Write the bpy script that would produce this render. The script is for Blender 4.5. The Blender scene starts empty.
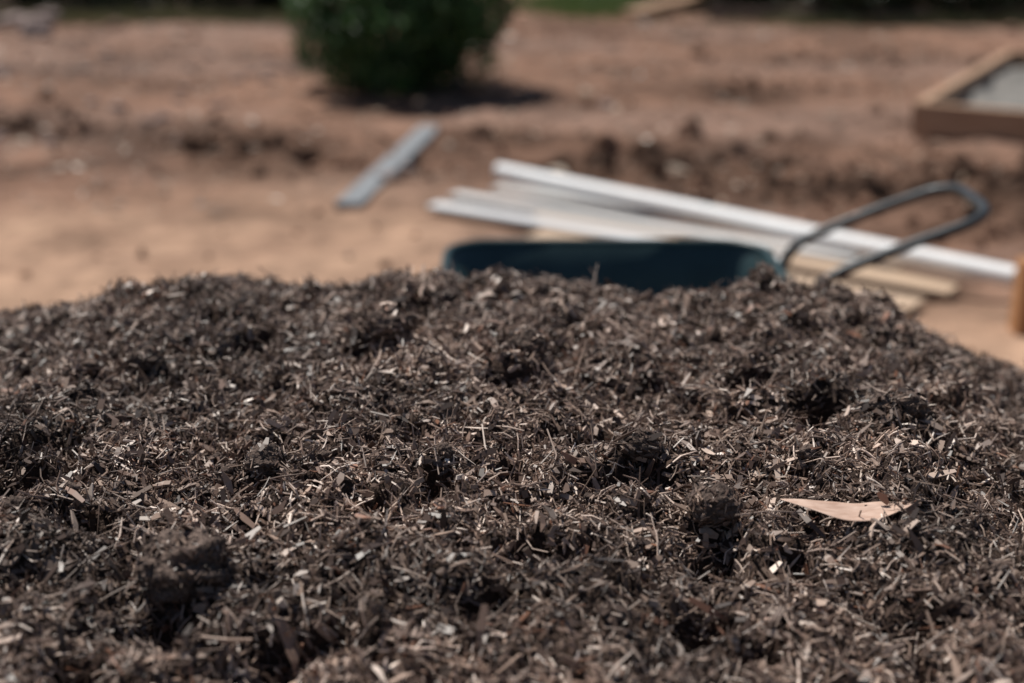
import bpy, math
import numpy as np
from mathutils import Vector, Matrix

rng = np.random.default_rng(7)
scene = bpy.context.scene
scene.view_settings.view_transform = 'Standard'
scene.view_settings.look = 'None'
scene.view_settings.exposure = 0
scene.view_settings.gamma = 1

# ---------------------------------------------------------------- noise
def _hash(ix, iy, seed):
    h = (ix.astype(np.int64) * 374761393 + iy.astype(np.int64) * 668265263 + seed * 974634777) & 0xFFFFFFFF
    h = ((h ^ (h >> 13)) * 1274126177) & 0xFFFFFFFF
    h = (h ^ (h >> 16)) & 0xFFFFFFFF
    return h / 4294967295.0 * 2 - 1
def vnoise(x, y, seed=0):
    x = np.asarray(x, float); y = np.asarray(y, float)
    ix = np.floor(x); iy = np.floor(y)
    fx = x - ix; fy = y - iy
    fx = fx * fx * fx * (fx * (fx * 6 - 15) + 10); fy = fy * fy * fy * (fy * (fy * 6 - 15) + 10)
    a = _hash(ix, iy, seed); b = _hash(ix + 1, iy, seed)
    c = _hash(ix, iy + 1, seed); d = _hash(ix + 1, iy + 1, seed)
    return (a * (1 - fx) + b * fx) * (1 - fy) + (c * (1 - fx) + d * fx) * fy
def fbm(x, y, seed=0, octs=4, gain=0.5):
    s = 0; a = 1
    ca, sa = math.cos(0.6), math.sin(0.6)
    for i in range(octs):
        s = s + a * vnoise(x, y, seed + i * 17)
        x, y = (ca * x - sa * y) * 2.03 + 3.1, (sa * x + ca * y) * 2.03 - 1.7
        a *= gain
    return s
def sstep(a, b, x):
    t = np.clip((x - a) / (b - a), 0, 1)
    return t * t * (3 - 2 * t)

# ---------------------------------------------------------------- helpers
def new_mat(name):
    m = bpy.data.materials.new(name); m.use_nodes = True
    nt = m.node_tree
    return m, nt, nt.nodes['Principled BSDF']
def N(nt, typ, **kw):
    n = nt.nodes.new(typ)
    for k, v in kw.items(): setattr(n, k, v)
    return n
def simple_mat(name, c1, c2, scale=8, rough=0.6, metallic=0.0, bump=0.0, stretch=(1, 1, 1), spec=0.5, detail=5):
    m, nt, b = new_mat(name)
    tc = N(nt, 'ShaderNodeTexCoord'); mp = N(nt, 'ShaderNodeMapping')
    mp.inputs['Scale'].default_value = stretch
    nz = N(nt, 'ShaderNodeTexNoise'); nz.inputs['Scale'].default_value = scale; nz.inputs['Detail'].default_value = detail
    cr = N(nt, 'ShaderNodeValToRGB')
    cr.color_ramp.elements[0].position = 0.3; cr.color_ramp.elements[1].position = 0.7
    cr.color_ramp.elements[0].color = (*c1, 1); cr.color_ramp.elements[1].color = (*c2, 1)
    nt.links.new(tc.outputs['Object'], mp.inputs['Vector']); nt.links.new(mp.outputs[0], nz.inputs['Vector'])
    nt.links.new(nz.outputs['Fac'], cr.inputs[0]); nt.links.new(cr.outputs[0], b.inputs['Base Color'])
    b.inputs['Roughness'].default_value = rough; b.inputs['Metallic'].default_value = metallic
    b.inputs['Specular IOR Level'].default_value = spec
    if bump:
        bp = N(nt, 'ShaderNodeBump'); bp.inputs['Strength'].default_value = bump; bp.inputs['Distance'].default_value = 0.01
        nt.links.new(nz.outputs['Fac'], bp.inputs['Height']); nt.links.new(bp.outputs[0], b.inputs['Normal'])
    return m
def attr_mat(name, rough=0.6, spec=0.4, nscale=200, lo=0.7, hi=1.25, bump=0.0, bscale=100, bdist=0.004, trans=0.0):
    m, nt, b = new_mat(name)
    at = N(nt, 'ShaderNodeAttribute', attribute_name='Col')
    src = at.outputs['Color']
    if nscale:
        tc = N(nt, 'ShaderNodeTexCoord')
        nz = N(nt, 'ShaderNodeTexNoise'); nz.inputs['Scale'].default_value = nscale; nz.inputs['Detail'].default_value = 3
        nt.links.new(tc.outputs['Object'], nz.inputs['Vector'])
        mr = N(nt, 'ShaderNodeMapRange'); mr.inputs[1].default_value = 0.3; mr.inputs[2].default_value = 0.7
        mr.inputs[3].default_value = lo; mr.inputs[4].default_value = hi
        nt.links.new(nz.outputs['Fac'], mr.inputs[0])
        vm = N(nt, 'ShaderNodeVectorMath', operation='SCALE')
        nt.links.new(src, vm.inputs[0]); nt.links.new(mr.outputs[0], vm.inputs['Scale'])
        src = vm.outputs[0]
    nt.links.new(src, b.inputs['Base Color'])
    b.inputs['Roughness'].default_value = rough
    b.inputs['Specular IOR Level'].default_value = spec
    if bump:
        n2 = N(nt, 'ShaderNodeTexNoise'); n2.inputs['Scale'].default_value = bscale; n2.inputs['Detail'].default_value = 5
        nt.links.new(tc.outputs['Object'], n2.inputs['Vector'])
        bp = N(nt, 'ShaderNodeBump'); bp.inputs['Strength'].default_value = bump; bp.inputs['Distance'].default_value = bdist
        nt.links.new(n2.outputs['Fac'], bp.inputs['Height']); nt.links.new(bp.outputs[0], b.inputs['Normal'])
    if trans > 0:
        out = nt.nodes['Material Output']
        tl = N(nt, 'ShaderNodeBsdfTranslucent'); mx = N(nt, 'ShaderNodeMixShader'); mx.inputs[0].default_value = trans
        nt.links.new(src, tl.inputs['Color'])
        nt.links.new(b.outputs[0], mx.inputs[1]); nt.links.new(tl.outputs[0], mx.inputs[2])
        nt.links.new(mx.outputs[0], out.inputs['Surface'])
    return m

def link(ob, parent=None):
    scene.collection.objects.link(ob)
    if parent is not None: ob.parent = parent
    return ob
def raw_mesh(name, verts, quads, mat=None, cols=None, smooth=False, parent=None):
    verts = np.asarray(verts, np.float32).reshape(-1, 3); quads = np.asarray(quads, np.int32)
    k = quads.shape[1]; nf = len(quads)
    me = bpy.data.meshes.new(name)
    me.vertices.add(len(verts)); me.vertices.foreach_set('co', verts.ravel())
    me.loops.add(nf * k); me.loops.foreach_set('vertex_index', quads.ravel())
    me.polygons.add(nf); me.polygons.foreach_set('loop_start', np.arange(nf, dtype=np.int32) * k)
    me.update(calc_edges=True)
    me.polygons.foreach_set('use_smooth', np.full(nf, smooth, dtype=bool))
    if cols is not None:
        a = me.attributes.new('Col', 'FLOAT_COLOR', 'POINT')
        c = np.ones((len(verts), 4), np.float32); c[:, :3] = cols
        a.data.foreach_set('color', c.ravel())
    if mat: me.materials.append(mat)
    me.update()
    return link(bpy.data.objects.new(name, me), parent)
def batch(name, V, F, mat, C, parent=None, smooth=False):
    n, k, _ = V.shape
    F = np.asarray(F)
    Q = (F[None] + (np.arange(n) * k)[:, None, None]).reshape(-1, F.shape[1])
    return raw_mesh(name, V.reshape(-1, 3), Q, mat, np.repeat(C, k, axis=0), smooth, parent)
def grid_mesh(name, xs, ys, hf, mat, cf=None, parent=None):
    X, Y = np.meshgrid(xs, ys)
    Z = hf(X, Y)
    nx, ny = len(xs), len(ys)
    idx = np.arange(nx * ny).reshape(ny, nx)
    Q = np.stack([idx[:-1, :-1], idx[:-1, 1:], idx[1:, 1:], idx[1:, :-1]], -1).reshape(-1, 4)
    cols = cf(X.ravel(), Y.ravel()) if cf else None
    return raw_mesh(name, np.stack([X.ravel(), Y.ravel(), Z.ravel()], -1), Q, mat, cols, True, parent)
def empty(name, loc=(0, 0, 0)):
    e = bpy.data.objects.new(name, None); e.location = loc; e.empty_display_size = 0.1
    return link(e)

# ---------------------------------------------------------------- ground
def blob(X, Y, cx, cy, rx, ry, ang=0):
    c, s = math.cos(ang), math.sin(ang)
    dx, dy = X - cx, Y - cy
    u = (c * dx + s * dy) / rx; v = (-s * dx + c * dy) / ry
    return np.exp(-(u * u + v * v))
def dug(X, Y):   # turned-over soil mask
    m = blob(X, Y, -1.5, 7.95, 0.95, 0.38, -0.75)
    m = np.maximum(m, blob(X, Y, 0.9, 7.35, 1.3, 0.60, -0.05))
    m = np.maximum(m, blob(X, Y, 2.5, 6.75, 1.3, 0.85, -0.3))
    m = np.maximum(m, 0.75 * blob(X, Y, -3.0, 8.6, 1.2, 0.35, -0.2))
    m = np.maximum(m, 0.6 * blob(X, Y, -0.1, 8.1, 0.4, 0.3, 0))
    m = np.maximum(m, 0.5 * blob(X, Y, 1.5, 9.9, 0.7, 0.3, 0.1))
    m = np.maximum(m, 0.4 * blob(X, Y, 2.6, 11.5, 1.3, 0.5, 0.1))
    w = fbm(X * 2.2, Y * 2.2, 91, 4)
    return np.clip(m * 1.25 + 0.35 * w * sstep(.08, .5, m), 0, 1)
def ground_h(X, Y):
    near = np.exp(-((X) ** 2 + (Y - 8) ** 2) / 900.0)
    d = dug(X, Y)
    z = 0.03 * fbm(X * .6, Y * .6, 3, 3) + 0.018 * fbm(X * 3, Y * 3, 5, 4)
    z = z + d * (0.06 * fbm(X * 3.0, Y * 3.0, 12, 5, .6) + 0.02)
    z = z - 0.09 * blob(X, Y, 1.0, 7.7, 0.9, 0.12, -0.05) + 0.07 * blob(X, Y, 1.1, 7.98, 0.9, 0.12, -0.05)
    z = z - 0.08 * blob(X, Y, -1.5, 8.1, 0.7, 0.12, -0.7)
    z = z + 0.06 * blob(X, Y, -1.35, 8.3, 0.7, 0.12, -0.7)
    flat = sstep(3.2, 4.2, Y) * 0.85 + 0.15
    return z * near * flat - 0.02
def ground_c(X, Y):
    base = np.array([0.236, 0.136, 0.094]); sand = np.array([0.385, 0.250, 0.172]); dark = np.array([0.080, 0.046, 0.031])
    grey = np.array([0.262, 0.172, 0.134])
    d = dug(X, Y)[:, None]
    n1 = fbm(X * .7, Y * .7, 31, 4)[:, None]; n2 = fbm(X * 3.2, Y * 3.2, 44, 4)[:, None]
    n3 = fbm(X * 1.3, Y * 2.2, 57, 4)[:, None]; n4 = fbm(X * 2.4, Y * 3.6, 63, 4)[:, None]
    s = (sstep(7.3, 6.0, Y + 0.35 * n1[:, 0]) * sstep(0.4, -0.6, X))[:, None]
    s2 = (blob(X, Y, 1.9, 4.5, 1.3, 0.6))[:, None]
    c = base * (1 + 0.16 * n1 + 0.14 * n2)
    g = sstep(0.0, 0.7, fbm(X * .5, Y * .9, 77, 4) + 0.3 * (X < -1.5))[:, None]
    c = c * (1 - .65 * g) + grey * .65 * g
    c = c * (1 - .42 * sstep(0.0, .75, n3)) * (1 - .34 * sstep(.25, .8, n4))
    ss = np.clip(np.maximum(s * .78, s2) + .25 * n2 * s, 0, 1)
    c = c * (1 - ss) + sand * (1 + .14 * n2 + .16 * n3) * ss
    dd = d * .92
    c = c * (1 - dd) + dark * (1 + .4 * n2) * dd
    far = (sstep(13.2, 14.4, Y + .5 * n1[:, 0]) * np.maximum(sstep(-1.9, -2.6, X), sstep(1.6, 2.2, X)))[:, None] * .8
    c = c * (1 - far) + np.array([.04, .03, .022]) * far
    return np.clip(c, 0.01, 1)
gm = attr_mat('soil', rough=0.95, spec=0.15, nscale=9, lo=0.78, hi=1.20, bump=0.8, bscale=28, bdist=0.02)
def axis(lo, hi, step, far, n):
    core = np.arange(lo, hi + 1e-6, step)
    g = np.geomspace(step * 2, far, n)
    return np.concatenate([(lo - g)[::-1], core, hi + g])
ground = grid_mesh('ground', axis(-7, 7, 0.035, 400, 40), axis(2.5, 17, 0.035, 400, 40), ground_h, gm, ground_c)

def ico_unit():
    import bmesh
    bm = bmesh.new(); bmesh.ops.create_icosphere(bm, subdivisions=1, radius=1)
    v = np.array([x.co[:] for x in bm.verts]); f = np.array([[q.index for q in p.verts] for p in bm.faces]); bm.free()
    return v, f
IV, IF = ico_unit()
n = 18000
gx = rng.uniform(-6.5, 6.5, n); gy = rng.uniform(3.6, 16, n)
dg = dug(gx, gy)
keep = rng.random(n) < (0.14 + 0.86 * dg); gx, gy, dg = gx[keep], gy[keep], dg[keep]; n = len(gx)
r = rng.lognormal(-4.35, 0.6, n) * (0.75 + 0.9 * dg); r = np.clip(r, .004, .07)
V = IV[None] * (1 + 0.28 * rng.standard_normal((n, len(IV), 1))) * (r[:, None] * rng.uniform(.6, 1.3, (n, 3)))[:, None, :]
V = V + np.stack([gx, gy, ground_h(gx, gy) + r * .3], -1)[:, None, :]
C = ground_c(gx, gy) * rng.uniform(.6, 1.6, (n, 1))
pale = rng.random(n) < 0.035
C[pale] = np.array([.45, .37, .30]) * rng.uniform(.7, 1.2, (pale.sum(), 1))
batch('soil_clods', V, IF, gm, C, parent=ground)

# ---------------------------------------------------------------- mulch pile
CX = [-2.3, -1.75, -1.35, -1.05, -.85, -.75, -.66, -.58, -.48, -.31, -.17, 0, .2, .33, .41, .52, .60, .68, .75, .80, 1.0, 1.6, 2.1]
CZ = [-.06, .30, .66, .85, .925, .940, .962, .992, 1.0, .984, 1.002, .998, .975, .978, .992, .965, .945, .905, .855, .84, .73, .22, -.06]
PY = [-.35, .0, .5, .82, 1.0, 1.3, 1.7, 2.05, 2.15, 2.27, 2.45, 2.95, 3.25]
PZ = [-.06, .16, .66, .94, .99, 1.015, 1.0, 1.0, .985, .94, .83, .26, -.06]
#            x      y     r     depth
HOLES = [(.004, 1.665, .046, .10), (.384, 1.615, .036, .085), (.30, 1.71, .034, .08), (.126, 1.375, .042, .055),
         (.205, 1.225, .036, .07), (.165, 1.12, .040, .07), (-.49, 1.67, .038, .045), (-.427, 1.295, .040, .048),
         (-.077, 1.30, .026, .045), (.475, 1.485, .036, .065), (.197, 1.71, .028, .045), (.10, 1.90, .045, .045),
         (-.70, 1.97, .06, .035), (-.35, 1.86, .035, .04), (-.2, 1.92, .03, .045), (.55, 1.83, .035, .045), (.42, 1.9, .033, .045),
         (.31, 1.39, .026, .032), (-.30, 1.100, .050, .075), (.36, 1.12, .028, .035), (-.02, 1.12, .028, .035), (.0, 1.42, .024, .035),
         (-.265, 1.355, .022, .045), (-.36, 1.02, .045, .05), (.62, 1.7, .03, .035), (-.62, 1.5, .03, .035), (-.17, 1.62, .022, .03),
         (.12, 1.55, .022, .03), (-.33, 1.55, .024, .03), (.02, 1.22, .024, .032), (-.13, 1.05, .032, .04), (.28, 1.02, .032, .04)]
BUMPS = [(.39, 2.08, .045, .022), (-.5, 2.05, .07, .012), (-.17, 1.83, .05, .020), (-.68, 2.05, .05, .006), (.15, 2.06, .06, .006),
         (.6, 2.0, .04, .016), (.5, 2.06, .03, .014), (-.33, 2.1, .03, .012), (.30, 1.60, .05, .012), (-.1, 2.1, .03, .008),
         (.02, 1.74, .05, .022), (.39, 1.68, .04, .018), (.30, 1.77, .04, .015), (.205, 1.29, .04, .022), (.14, 1.44, .05, .018), (-.30, 1.18, .055, .018)]
def pile_h(X, Y):
    X = np.asarray(X, float); Y = np.asarray(Y, float)
    wx = X + 0.010 * vnoise(X * 7, Y * 7, 201) + .009 * vnoise(X * 30, Y * 30, 203); wy = Y + 0.010 * vnoise(X * 7, Y * 7, 202) + .009 * vnoise(X * 30, Y * 30, 204)
    c = np.interp(X, CX, CZ); p = np.interp(wy, PY, PZ)
    z = np.where((c > 0) & (p > 0), c * np.maximum(p, 0), np.minimum(c, p))
    lump = 0.010 * fbm(wx * 6, wy * 6, 210, 2) + 0.014 * fbm(wx * 15, wy * 15, 220, 2)
    rid = 1 - 2 * np.abs(vnoise(wx * 26, wy * 26, 230))
    lump = lump + 0.008 * rid + 0.008 * vnoise(wx * 45, wy * 45, 240) + 0.005 * vnoise(wx * 95, wy * 95, 241)
    pits = fbm(wx * 14, wy * 14, 250, 3)
    lump = lump - 0.034 * sstep(0.5, .95, pits)
    for (hx, hy, hr, hd) in HOLES:
        q = np.sqrt(((wx - hx) / hr) ** 2 + ((wy - hy) / (hr * 0.95)) ** 2)
        z = z - hd * (1 - sstep(.45, 1.1, q))
    for (hx, hy, hr, hd) in BUMPS:
        q = np.sqrt(((wx - hx) / hr) ** 2 + ((wy - hy) / hr) ** 2)
        z = z + hd * (1 - sstep(.2, 1.2, q))
    return z + lump * sstep(-.05, .15, z)

pm = attr_mat('mulch_fines', rough=0.9, spec=0.2, nscale=160, lo=0.5, hi=1.35, bump=1.0, bscale=220, bdist=0.006)
def pile_c(X, Y):
    k = 1 + .2 * fbm(X * 9, Y * 9, 260, 3)[:, None]
    return np.array([.055, .036, .028]) * k
xs = np.concatenate([np.arange(-2.3, -1, .03), np.arange(-1, 1, .007), np.arange(1, 2.1, .03)])
ys = np.concatenate([np.arange(-.35, .8, .03), np.arange(.8, 2.4, .007), np.arange(2.4, 3.26, .03)])
pile = grid_mesh('mulch_pile', xs, ys, pile_h, pm, pile_c)

PAL = np.array([[.048, .030, .023], [.095, .061, .046], [.175, .117, .090], [.30, .215, .168], [.48, .37, .305], [.68, .57, .49], [.22, .108, .068]])
def chip_frames(n, region):
    if region == 'core':
        y = .84 + (2.34 - .84) * rng.random(n)
        hw = .32 + .38 * y
        x = rng.uniform(-1, 1, n) * hw
    else:
        x = rng.uniform(-2.2, 2.0, n); y = rng.uniform(-.3, 3.2, n)
    z = pile_h(x, y); e = .006
    gx = (pile_h(x + e, y) - pile_h(x - e, y)) / (2 * e); gy = (pile_h(x, y + e) - pile_h(x, y - e)) / (2 * e)
    if region != 'core':
        k = (z > 0.0) & ((y < .88) | (y > 2.3) | (np.abs(x) > .30 + .38 * y))
        x, y, z, gx, gy = x[k], y[k], z[k], gx[k], gy[k]
    Nn = np.stack([-gx, -gy, np.ones_like(x)], -1); Nn /= np.linalg.norm(Nn, axis=1)[:, None]
    return np.stack([x, y, z], -1), Nn
def orient(P, Nn, tilt, roll):
    n = len(P); th = rng.uniform(0, 2 * np.pi, n)
    a = np.cross(Nn, np.array([0, 1.0, 0.02])); a /= np.linalg.norm(a, axis=1)[:, None]
    b = np.cross(Nn, a)
    t0 = a * np.cos(th)[:, None] + b * np.sin(th)[:, None]
    ph = rng.normal(0, tilt, n)[:, None]; ps = rng.normal(0, roll, n)[:, None]
    t = np.cos(ph) * t0 + np.sin(ph) * Nn; n0 = -np.sin(ph) * t0 + np.cos(ph) * Nn
    bb = np.cross(n0, t)
    return t, np.cos(ps) * bb + np.sin(ps) * n0, np.cos(ps) * n0 - np.sin(ps) * bb, ph[:, 0]
def strip(P, t, b, n, L, W, T, bend, S):
    m = len(P); s = np.linspace(-1, 1, S)
    wv = rng.uniform(.55, 1.1, (m, S)); wv[:, 0] *= rng.uniform(.15, 1, m); wv[:, -1] *= rng.uniform(.15, 1, m)
    off = rng.normal(0, .18, (m, S)) if S > 2 else np.zeros((m, S))
    V = np.zeros((m, S, 4, 3))
    for i in range(S):
        c = P + t * (L * s[i] * .5)[:, None] + n * (bend * L * (1 - s[i] ** 2))[:, None] + b * (off[:, i] * W)[:, None]
        w = (W * wv[:, i] * .5)[:, None]; tt = (T * .5)[:, None]
        V[:, i, 0] = c - b * w - n * tt; V[:, i, 1] = c + b * w - n * tt
        V[:, i, 2] = c + b * w + n * tt; V[:, i, 3] = c - b * w + n * tt
    V = V.reshape(m, S * 4, 3)
    F = [[0, 3, 2, 1]]
    for i in range(S - 1):
        o = i * 4
        for j in range(4):
            F.append([o + j, o + (j + 1) % 4, o + 4 + (j + 1) % 4, o + 4 + j])
    o = (S - 1) * 4; F.append([o, o + 1, o + 2, o + 3])
    return V, F
def chip_cols(P, probs):
    n = len(P)
    i = rng.choice(len(PAL), n, p=np.array(probs) / np.sum(probs))
    k = 1 + .32 * fbm(P[:, 0] * 7, P[:, 1] * 7, 300, 3)
    return PAL[i] * (rng.uniform(.75, 1.3, n) * k)[:, None]
cm = attr_mat('wood_chip', rough=0.45, spec=0.45, nscale=0)
def layer(name, n, region, kind, sc=1.0):
    P, Nn = chip_frames(n, region); n = len(P)
    if kind == 'fibre':
        t, b, nn, ph = orient(P, Nn, .38, .6)
        L = rng.lognormal(-4.15, .45, n) * sc; W = rng.uniform(.0008, .0025, n) * sc; T = rng.uniform(.0005, .0013, n) * sc
        P = P + Nn * (rng.uniform(.0005, .008, n) + np.abs(np.sin(ph)) * L * .3)[:, None]
        V, F = strip(P, t, b, nn, L, W, T, rng.normal(0, .10, n), 3); pr = [3, 4.5, 5, 5.5, 4.2, 1.6, .5]
    elif kind == 'flake':
        t, b, nn, ph = orient(P, Nn, .36, .42)
        L = rng.lognormal(-4.48, .45, n) * sc; W = L * rng.uniform(.20, .6, n); W = np.minimum(W, .0085 * sc); T = rng.uniform(.0006, .0018, n) * sc
        P = P + Nn * (rng.uniform(-.001, .007, n) + np.abs(np.sin(ph)) * L * .28)[:, None]
        V, F = strip(P, t, b, nn, L, W, T, rng.normal(0, .06, n), 3); pr = [5, 6.5, 6, 4.5, 2.2, .4, .7]
    else:
        t, b, nn, ph = orient(P, Nn, .8, .8)
        L = rng.lognormal(-5.6, .4, n) * sc; W = L * rng.uniform(.5, 1, n); T = L * rng.uniform(.3, .8, n)
        P = P + Nn * rng.uniform(-.001, .006, n)[:, None]
        V, F = strip(P, t, b, nn, L, W, T, np.zeros(n), 2); pr = [6, 6.5, 6, 4, 2.2, .6, .3]
    batch(name, V, F, cm, chip_cols(P, pr), parent=pile)
layer('shredded_fibres', 66000, 'core', 'fibre')
layer('bark_flakes', 54000, 'core', 'flake')
layer('bark_crumbs', 60000, 'core', 'crumb')
layer('outer_fibres', 20000, 'outer', 'fibre', 1.6)
layer('outer_flakes', 26000, 'outer', 'flake', 1.9)

import bmesh
bm = bmesh.new(); bmesh.ops.create_icosphere(bm, subdivisions=4, radius=1)
HV = np.array([v.co[:] for v in bm.verts]); HF = np.array([[q.index for q in p.verts] for p in bm.faces]); bm.free()
big = [(-.303, 1.168, .038, .024), (-.305, 1.39, .015, .012), (-.262, 1.385, .021, .014), (-.165, 1.80, .030, .014), (-.148, 1.15, .009, .004),
       (.02, 1.745, .026, .012), (.60, 2.0, .020, .004), (-.42, 1.46, .014, .004), (.205, 1.30, .026, .012), (-.185, 1.17, .011, .004),
       (.47, 1.56, .022, .010), (.14, 1.45, .022, .010), (-.48, 1.75, .020, .010), (.33, 1.80, .018, .008), (-.20, 1.98, .018, .006)]
VV = []; FF = []; CC = []; o = 0; XT = []
for i, (x, y, r, up) in enumerate(big + [(rng.uniform(-.8, .8), rng.uniform(.9, 2.05), rng.uniform(.005, .012), .003) for _ in range(140)]):
    d = HV
    nz = .22 * fbm(d[:, 0] * 1.8 + i * 5, d[:, 1] * 1.8 + d[:, 2] * 2.3, 400 + i, 3) + .08 * vnoise(d[:, 0] * 9 + d[:, 2] * 7, d[:, 1] * 9, 430 + i)
    v = d * (1 + nz)[:, None] * r * np.array([1.05, .95, .78])
    v = v + np.array([x, y, float(pile_h(x, y)) + up])
    VV.append(v); FF.append(HF + o); o += len(v)
    CC.append(np.tile(np.array([.115, .084, .070]) * rng.uniform(.7, 1.3), (len(v), 1)))
    if r > .012:
        k = rng.integers(0, len(v), int(420 * (r / .03) ** 2)); XT.append((v[k], d[k]))
raw_mesh('compost_clods', np.concatenate(VV), np.concatenate(FF), pm, np.concatenate(CC), True, pile)
P = np.concatenate([a for a, b in XT]); Nn = np.concatenate([b for a, b in XT]); n = len(P)
t, b, nn, ph = orient(P, Nn, .3, .5)
L = rng.lognormal(-4.8, .45, n); V, F = strip(P, t, b, nn, L, L * rng.uniform(.1, .4, n), rng.uniform(.0005, .0012, n), rng.normal(0, .06, n), 3)
batch('clod_chips', V, F, cm, chip_cols(P, [5, 6, 5, 3, 1, .3, .3]), parent=pile)

# ---------------------------------------------------------------- dry leaves
def leaf(name, p0, p1, width, curl, mat, bow=0.12, lift=.012, twist=.15):
    p0 = np.array(p0); p1 = np.array(p1); ax = p1 - p0; L = np.linalg.norm(ax); ax /= L
    side = np.cross([0, 0, 1.0], ax); side /= np.linalg.norm(side); up = np.cross(ax, side)
    S, K = 44, 9; V = []
    for i in range(S):
        s = i / (S - 1)
        if s > .93: w = .0009
        else:
            q = s / .93; w = width * .5 * (math.sin(math.pi * q ** 1.25) ** .75 if q < 1 else 0) * (1 + .04 * math.sin(q * 19)) + .0007
        c = p0 + ax * L * s + side * bow * L * math.sin(math.pi * s) + up * (lift * math.sin(math.pi * s * 1.1) + .0015 * math.sin(s * 9))
        tw = twist * math.sin(s * 3)
        for j in range(K):
            u = j / (K - 1) * 2 - 1
            V.append(c + side * w * u * math.cos(tw) + up * (w * u * math.sin(tw) + curl * w * u * u + .0006 * math.exp(-(u * 9) ** 2)))
    F = []
    for i in range(S - 1):
        for j in range(K - 1):
            a = i * K + j; F.append([a, a + 1, a + K + 1, a + K])
    ob = raw_mesh(name, V, F, mat, None, True)
    so = ob.modifiers.new('t', 'SOLIDIFY'); so.thickness = .0005
    return ob
lm = simple_mat('dry_leaf_skin', (.42, .27, .20), (.62, .45, .36), 60, .5, stretch=(1, 3, 1))
lm2 = simple_mat('brown_leaf_skin', (.20, .125, .09), (.33, .22, .165), 60, .55)
def top(x, y, r=.03):
    a = np.linspace(-r, r, 7); X, Y = np.meshgrid(a + x, a + y); return float(pile_h(X, Y).max())
zl = max(top(.30, 1.27), top(.34, 1.26))
leaf('dry_gum_leaf', (.271, 1.300, zl + .009), (.410, 1.290, zl + .008), .034, .12, lm, bow=-.13, lift=-.003, twist=.08)
leaf('dry_gum_leaf.001', (-.214, 1.098, top(-.21, 1.1, .01) + .006), (-.190, 1.072, top(-.19, 1.07, .01) + .006), .012, .2, lm2, lift=.003)

# ---------------------------------------------------------------- tubes
def smooth_path(pts, sub=10):
    p = np.array(pts, float); p = np.vstack([2 * p[0] - p[1], p, 2 * p[-1] - p[-2]]); out = []
    for i in range(1, len(p) - 2):
        for k in range(sub):
            t = k / sub; a, b, c, d = p[i - 1], p[i], p[i + 1], p[i + 2]
            out.append(.5 * ((2 * b) + (-a + c) * t + (2 * a - 5 * b + 4 * c - d) * t * t + (-a + 3 * b - 3 * c + d) * t ** 3))
    out.append(p[-2]); return np.array(out)
def tube(name, path, r, mat, parent=None, closed=False, seg=12):
    path = np.array(path, float); n = len(path); V = []; F = []; ref = None
    for i in range(n):
        if closed: tg = path[(i + 1) % n] - path[i - 1]
        else: tg = path[min(i + 1, n - 1)] - path[max(i - 1, 0)]
        tg = tg / np.linalg.norm(tg)
        if ref is None:
            ref = np.cross(tg, [0, 0, 1.0])
            if np.linalg.norm(ref) < .1: ref = np.cross(tg, [0, 1.0, 0])
        ref = ref - tg * np.dot(ref, tg); ref /= np.linalg.norm(ref); b = np.cross(tg, ref)
        for j in range(seg):
            a = 2 * math.pi * j / seg; V.append(path[i] + r * (ref * math.cos(a) + b * math.sin(a)))
    m = n if closed else n - 1
    for i in range(m):
        for j in range(seg):
            a = i * seg; c = ((i + 1) % n) * seg; F.append([a + j, a + (j + 1) % seg, c + (j + 1) % seg, c + j])
    if not closed:
        for base in (0, (n - 1) * seg):
            ctr = len(V); V.append(np.mean(V[base:base + seg], axis=0))
            for j in range(0, seg, 2): F.append([ctr, base + j, base + (j + 1) % seg, base + (j + 2) % seg])
    return raw_mesh(name, V, F, mat, None, True, parent)

# ---------------------------------------------------------------- wheelbarrow
wb = empty('wheelbarrow')
teal = simple_mat('tray_paint', (.018, .044, .050), (.030, .062, .067), 14, .42, bump=.05)
steel = simple_mat('dark_tube', (.035, .040, .045), (.06, .066, .07), 30, .4, metallic=.3)
rubber = simple_mat('tyre_rubber', (.018, .018, .018), (.03, .028, .026), 30, .85)
hubm = simple_mat('hub_paint', (.35, .34, .3), (.45, .43, .38), 10, .5)
def rrect(cx, cy, lx, ly, r, z, k=8):
    pts = []
    for (sx, sy, a0) in ((1, 1, 0), (-1, 1, 90), (-1, -1, 180), (1, -1, 270)):
        for i in range(k + 1):
            a = math.radians(a0 + 90 * i / k)
            x = sx * (lx / 2 - r) + r * math.cos(a); y = sy * (ly / 2 - r) + r * math.sin(a)
            pts.append((cx + x, cy + y, z))
    return pts
WY = 3.40
rings = [rrect(.252, WY, .845, .61, .12, .622), rrect(.255, WY, .828, .595, .115, .615), rrect(.270, WY, .76, .545, .105, .53), rrect(.29, WY, .67, .48, .10, .43),
         rrect(.305, WY, .59, .42, .09, .365), rrect(.31, WY, .53, .36, .08, .345), rrect(.31, WY, .30, .2, .05, .343), rrect(.31, WY, .02, .02, .005, .343)]
Vt = [p for r_ in rings for p in r_]; K = len(rings[0]); Ft = []
for i in range(len(rings) - 1):
    for j in range(K): Ft.append([i * K + j, i * K + (j + 1) % K, (i + 1) * K + (j + 1) % K, (i + 1) * K + j])
tray = raw_mesh('tray', Vt, Ft, teal, None, True, wb)
so = tray.modifiers.new('t', 'SOLIDIFY'); so.thickness = .003; so.offset = -1
tube('rolled_rim', rings[0], .011, teal, wb, closed=True)
hz = .165
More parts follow.
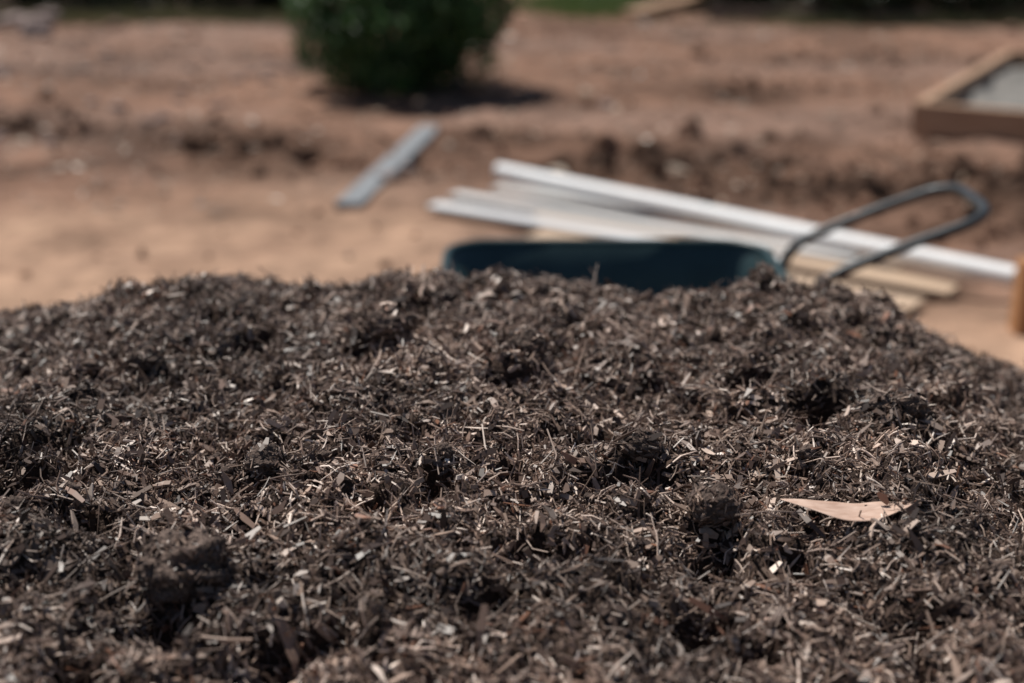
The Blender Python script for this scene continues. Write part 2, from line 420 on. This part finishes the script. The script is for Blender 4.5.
hp = [(.0, WY + hz * .6, .325), (.30, WY + hz, .325), (.50, WY + hz, .335), (.63, WY + hz, .44), (.70, WY + hz, .59), (.755, WY + hz, .665),
      (.91, WY + hz, .735), (1.04, WY + hz, .785), (1.09, WY + hz - .012, .803), (1.125, WY + hz - .06, .815), (1.13, WY, .817)]
hp = hp + [(x, 2 * WY - y, z) for x, y, z in hp[::-1][1:]]
tube('loop_handle', smooth_path(hp), .0135, steel, wb)
tube('rear_leg_frame', smooth_path([(.50, WY + .17, .33), (.56, WY + .2, .18), (.58, WY + .205, .04), (.58, WY + .18, .012), (.58, WY, .010), (.58, WY - .18, .012), (.58, WY - .205, .04), (.56, WY - .2, .18), (.50, WY - .17, .33)]), .012, steel, wb)
for s in (1, -1):
    tube('wheel_fork', smooth_path([(.05, WY + s * .105, .325), (-.12, WY + s * .07, .27), (-.27, WY + s * .055, .185)]), .012, steel, wb)
    tube('tray_brace', smooth_path([(-.22, WY + s * .06, .22), (-.16, WY + s * .10, .42), (-.12, WY + s * .12, .55)]), .008, steel, wb)
wc = np.array([-.27, WY, .175])
circ = [wc + np.array([.13 * math.cos(a), 0, .13 * math.sin(a)]) for a in np.linspace(0, 2 * math.pi, 40, endpoint=False)]
tube('tyre', circ, .042, rubber, wb, closed=True)
circ = [wc + np.array([.088 * math.cos(a), 0, .088 * math.sin(a)]) for a in np.linspace(0, 2 * math.pi, 40, endpoint=False)]
tube('wheel_rim', circ, .014, hubm, wb, closed=True)
tube('axle', [wc + [0, -.07, 0], wc + [0, .07, 0]], .013, steel, wb)
for a in np.linspace(0, 2 * math.pi, 6, endpoint=False):
    tube('spoke', [wc, wc + np.array([.085 * math.cos(a), 0, .085 * math.sin(a)])], .007, hubm, wb)

# ---------------------------------------------------------------- boards
def board(name, p0, p1, w, th, mat, parent=None, bev=.003, roll=0):
    p0 = Vector(p0); p1 = Vector(p1); L = (p1 - p0).length
    bm = bmesh.new(); bmesh.ops.create_cube(bm, size=1)
    bmesh.ops.scale(bm, vec=(L, w, th), verts=bm.verts)
    bmesh.ops.bevel(bm, geom=bm.edges[:], offset=bev, segments=2, affect='EDGES')
    me = bpy.data.meshes.new(name); bm.to_mesh(me); bm.free(); me.materials.append(mat)
    ob = bpy.data.objects.new(name, me)
    x = (p1 - p0).normalized(); y = Vector((0, 0, 1)).cross(x).normalized(); z = x.cross(y)
    M = Matrix((x, y, z)).transposed().to_4x4()
    if roll: M = M @ Matrix.Rotation(roll, 4, 'X')
    M.translation = (p0 + p1) / 2
    ob.matrix_world = M
    return link(ob, parent)
white = simple_mat('white_primer', (.70, .71, .72), (.82, .83, .83), 5, .45, stretch=(.6, 6, 6))
white2 = simple_mat('weathered_primer', (.58, .58, .57), (.74, .73, .71), 5, .55, stretch=(.6, 6, 6))
pine = simple_mat('raw_pine', (.42, .295, .20), (.56, .42, .30), 9, .6, stretch=(.5, 12, 12), bump=.1)
greyw = simple_mat('grey_board', (.15, .165, .18), (.25, .265, .28), 8, .6, stretch=(.6, 8, 8))
bed = simple_mat('bed_timber', (.34, .20, .12), (.48, .31, .20), 7, .65, stretch=(.6, 10, 10), bump=.15)
stack = empty('timber_stack')
board('pine_board_1', (.10, 6.02, .018), (1.50, 5.00, .018), .17, .018, pine, stack)
board('pine_board_2', (.12, 6.34, .018), (1.70, 5.20, .018), .17, .018, pine, stack)
board('pine_board_3', (-.16, 6.62, .018), (1.55, 5.48, .018), .14, .018, pine, stack)
board('white_board_1', (-.37, 6.45, .040), (1.10, 5.52, .040), .10, .018, white, stack)
board('white_board_2', (-.28, 6.66, .040), (1.40, 5.55, .040), .09, .018, white2, stack)
board('white_board_3', (-.08, 6.80, .041), (1.5, 5.70, .041), .09, .018, white2, stack)
pipe = empty('white_pipe')
def hollow_pipe(name, p0, p1, ro, ri, mat, parent):
    p0 = np.array(p0, float); p1 = np.array(p1, float); ax = (p1 - p0) / np.linalg.norm(p1 - p0)
    s = np.cross(ax, [0, 0, 1.0]); s /= np.linalg.norm(s); u = np.cross(s, ax); K = 28; V = []; F = []
    for (c, r) in ((p0, ri), (p0, ro), (p1, ro), (p1, ri)):
        for j in range(K):
            a = 2 * math.pi * j / K; V.append(c + r * (s * math.cos(a) + u * math.sin(a)))
    for i in range(4):
        for j in range(K):
            F.append([i * K + j, i * K + (j + 1) % K, ((i + 1) % 4) * K + (j + 1) % K, ((i + 1) % 4) * K + j])
    ob = raw_mesh(name, V, F, mat, None, True, parent)
    ob.data.set_sharp_from_angle(angle=math.radians(40)); return ob
hollow_pipe('pipe_body', (-.065, 6.95, .090), (1.90, 5.13, .090), .040, .036, white, pipe)
board('grey_plank', (-.77, 6.50, .02), (-.47, 8.20, .06), .13, .035, greyw)

# ---------------------------------------------------------------- raised garden bed
gb = empty('raised_garden_bed')
c0 = np.array([2.36, 8.34]); sd = np.array([.50, .866]); fd = np.array([.895, -.446]) * .4 + np.array([.866, -.5]) * .6; fd /= np.linalg.norm(fd)
H = .19; A = 2.5; B = 1.6
def p3(q, z): return (q[0], q[1], z)
board('front_board', p3(c0, H / 2), p3(c0 + fd * B, H / 2), .07, H, bed, gb)
board('rear_board', p3(c0 + sd * A, H / 2), p3(c0 + sd * A + fd * B, H / 2), .07, H, bed, gb)
board('left_board', p3(c0 + sd * .04 + fd * .035, H / 2 + .003), p3(c0 + sd * (A - .04) + fd * .035, H / 2 + .003), .07, H, bed, gb)
board('right_board', p3(c0 + sd * .04 + fd * (B - .035), H / 2 + .003), p3(c0 + sd * (A - .04) + fd * (B - .035), H / 2 + .003), .07, H, bed, gb)
fill = simple_mat('bed_fill', (.13, .125, .115), (.24, .225, .205), 9, .9, bump=.5)
q = [c0 + sd * .03 + fd * .05, c0 + sd * .03 + fd * (B - .05), c0 + sd * (A - .03) + fd * (B - .05), c0 + sd * (A - .03) + fd * .05]
NX = 60; Vb = []; Fb = []
for i in range(NX):
    for j in range(NX):
        u, v = i / (NX - 1), j / (NX - 1); pt = (1 - u) * ((1 - v) * q[0] + v * q[1]) + u * ((1 - v) * q[3] + v * q[2])
        Vb.append((pt[0], pt[1], .09 + .03 * float(fbm(pt[0] * 4, pt[1] * 4, 77, 4))))
for i in range(NX - 1):
    for j in range(NX - 1):
        a = i * NX + j; Fb.append([a, a + 1, a + NX + 1, a + NX])
raw_mesh('bed_fill', Vb, Fb, fill, None, True, gb)

orange = simple_mat('treated_pine', (.36, .17, .07), (.50, .26, .12), 9, .6, stretch=(8, 8, .6), bump=.1)
post = empty('timber_post')
board('post', (1.825, 4.78, -.05), (1.826, 4.78, .26), .095, .095, orange, post, bev=.006)
board('rail', (1.875, 4.79, .17), (2.9, 4.95, .17), .09, .045, orange, post, bev=.004)

# ---------------------------------------------------------------- plants
def foliage(name, cx, cy, rx, ry, h, n, size, cols, seed=0, stems=10, z0=0.0):
    g = np.random.default_rng(seed)
    d = g.standard_normal((n, 3)); d /= np.linalg.norm(d, axis=1)[:, None]
    rad = g.uniform(.30, 1, n) ** .45
    az = np.arctan2(d[:, 1], d[:, 0])
    lum = 1 + .22 * fbm(az * 1.9 + seed, d[:, 2] * 3.0, 500 + seed, 3)
    P = d * (rad * lum)[:, None] * np.array([rx, ry, h * .55]); P[:, 2] += h * .50
    keep = (fbm(P[:, 0] * 5 + P[:, 2] * 3, P[:, 1] * 5 - P[:, 2] * 4, 520 + seed, 2) > -.45) & (P[:, 2] > .01)
    P = P[keep]; d = d[keep]; n = len(P)
    P = P + np.array([cx, cy, z0])
    nr = d + g.normal(0, .7, (n, 3)) + np.array([0, 0, .5]); nr /= np.linalg.norm(nr, axis=1)[:, None]
    t = np.cross(nr, g.standard_normal((n, 3))); t /= np.linalg.norm(t, axis=1)[:, None]; b = np.cross(nr, t)
    s = size * g.uniform(.6, 1.4, n)[:, None]
    V = np.stack([P - t * s, P - b * s * .42 + nr * s * .1, P + t * s, P + b * s * .42 + nr * s * .1], 1)
    cc = np.array(cols)[g.integers(0, len(cols), n)] * g.uniform(.65, 1.3, (n, 1))
    root = empty(name)
    batch('leaves', V, [[0, 1, 2, 3]], leafm, cc, parent=root)
    for i in range(stems):
        a = g.uniform(0, 2 * math.pi); rr = g.uniform(.3, .8)
        tube('stem', smooth_path([(cx, cy, z0 - .03), (cx + .3 * rr * rx * math.cos(a), cy + .3 * rr * ry * math.sin(a), z0 + h * .35), (cx + rr * rx * math.cos(a), cy + rr * ry * math.sin(a), z0 + h * .75)], 4), .012, barkm, root, seg=6)
    return root
leafm = attr_mat('leaf', rough=.5, spec=.4, nscale=0, trans=.25)
barkm = simple_mat('bark', (.06, .04, .03), (.12, .09, .07), 30, .9)
G = [(.034, .088, .024), (.055, .125, .034), (.024, .058, .018), (.085, .17, .05)]
D = [(.02, .035, .014), (.03, .05, .02), (.045, .05, .025), (.05, .035, .02)]
foliage('shrub', -.80, 10.0, .78, .70, 1.15, 19000, .036, G, 3, 16)
k = 4
for (x, y, rx, ry, h) in [(-5.9, 15.0, .9, .7, .8), (-4.9, 15.2, .7, .6, .7), (-3.9, 14.8, .8, .6, .6), (-3.0, 14.9, .6, .6, .7), (-2.3, 15.1, .5, .5, .5),
                          (2.5, 14.9, .6, .5, .5), (3.4, 14.2, .8, .6, .55), (4.3, 14.3, .8, .6, .7), (5.4, 14.9, .9, .7, .8), (1.8, 15.7, .5, .4, .4)]:
    foliage('low_shrub', x, y, rx, ry, h, 4500, .045, D, k, 6); k += 1

def tufts(name, cx, cy, rx, ry, n, cols, hmax=.14):
    g = np.random.default_rng(int(abs(cx * 100)) + 5)
    x = cx + rx * g.normal(0, .5, n); y = cy + ry * g.normal(0, .5, n); z = ground_h(x, y)
    a = g.uniform(0, 6.28, n); hh = g.uniform(.3, 1, n) * hmax; w = .006
    P = np.stack([x, y, z], -1); s = np.stack([np.cos(a), np.sin(a), 0 * a], -1) * w; ln = np.stack([g.normal(0, .4, n), g.normal(0, .4, n), np.ones(n)], -1) * hh[:, None]
    V = np.stack([P - s, P + s, P + ln * .6 + s * .6, P + ln], 1)
    batch(name, V, [[0, 1, 2, 3]], leafm, np.array(cols)[g.integers(0, len(cols), n)], None)
tufts('grass', .85, 15.3, .7, .9, 7000, [(.10, .17, .05), (.16, .2, .07)])
tufts('grass.001', -4.0, 14.1, 2.2, .5, 5000, [(.14, .15, .07), (.2, .17, .09)])
tufts('grass.002', 3.6, 13.7, 1.5, .3, 1800, [(.10, .13, .05), (.2, .17, .09)])

board('edging_board', (1.15, 14.1, .04), (1.95, 15.3, .07), .2, .05, bed)
board('edging_board.001', (1.9, 14.0, .05), (3.9, 13.7, .05), .06, .10, simple_mat('old_timber', (.10, .07, .055), (.17, .12, .10), 6, .8, stretch=(.5, 8, 8)))
st = simple_mat('stone', (.18, .13, .115), (.34, .26, .235), 6, .85, bump=.3)
def stones(name, pts):
    VV = []; FF = []; o = 0
    for i, (x, y, r) in enumerate(pts):
        nz = .3 * fbm(HV[:, 0] * 1.5 + i * 7, HV[:, 1] * 1.5 + HV[:, 2] * 2, 600 + i, 3)
        v = HV * (1 + nz)[:, None] * r * np.array([1.2, .9, .6]); v += np.array([x, y, float(ground_h(np.array(x), np.array(y))) + r * .25])
        VV.append(v); FF.append(HF + o); o += len(v)
    raw_mesh(name, np.concatenate(VV), np.concatenate(FF), st, None, True)
g = np.random.default_rng(11)
stones('garden_stones', [(-4.6 + g.normal(0, .35), 13.3 + g.normal(0, .4), g.uniform(.05, .13)) for _ in range(16)] + [(-4.0, 15.0, .2), (-3.6, 14.4, .14), (-3.9, 14.2, .1), (.62, 9.35, .04), (-.62, 7.0, .05), (-.55, 7.3, .04), (-1.9, 8.1, .045), (-2.2, 8.9, .05), (5.2, 13.5, .2)] +
       [(g.uniform(-4, -1.2), g.uniform(8, 12.5), g.uniform(.015, .045)) for _ in range(55)])
n = 2600; x = rng.uniform(-5, 4, n); y = rng.uniform(6.5, 14, n); P = np.stack([x, y, ground_h(x, y) + .006], -1); Nn = np.tile([0, 0, 1.0], (n, 1))
t, b, nn, ph = orient(P, Nn, .12, .3); L = rng.lognormal(-3.0, .45, n)
V, F = strip(P, t, b, nn, L, L * rng.uniform(.1, .5, n), np.full(n, .002), rng.normal(0, .05, n), 3)
batch('straw_litter', V, F, cm, np.array([.40, .30, .22]) * rng.uniform(.3, 1.2, (n, 1)), parent=ground)

# ---------------------------------------------------------------- light
elev = 60; sun_from = Vector((-.54, .60, 0)).normalized()
d = Vector((sun_from.x * math.cos(math.radians(elev)), sun_from.y * math.cos(math.radians(elev)), math.sin(math.radians(elev))))
sl = bpy.data.lights.new('sun', 'SUN'); sl.energy = 5.0; sl.angle = math.radians(.5); sl.color = (1, .95, .88)
so_ = link(bpy.data.objects.new('sun', sl)); so_.rotation_euler = (-d).to_track_quat('-Z', 'Y').to_euler(); so_.location = (0, 0, 8)
w = bpy.data.worlds.new('World'); scene.world = w; w.use_nodes = True
sky = w.node_tree.nodes.new('ShaderNodeTexSky'); sky.sky_type = 'NISHITA'; sky.sun_disc = False
sky.sun_elevation = math.radians(elev); sky.sun_rotation = math.atan2(sun_from.x, sun_from.y)
bg = w.node_tree.nodes['Background']; bg.inputs['Strength'].default_value = .055
w.node_tree.links.new(sky.outputs[0], bg.inputs[0])

# ---------------------------------------------------------------- camera
cd = bpy.data.cameras.new('camera'); cam = link(bpy.data.objects.new('camera', cd))
cam.location = (0, 0, 1.65); cam.rotation_euler = (math.radians(90 - 19.5), 0, 0)
cd.lens = 50; cd.sensor_width = 36; cd.clip_start = .02; cd.clip_end = 2000
cd.dof.use_dof = True; cd.dof.focus_distance = 1.52; cd.dof.aperture_fstop = 2.3
scene.camera = cam
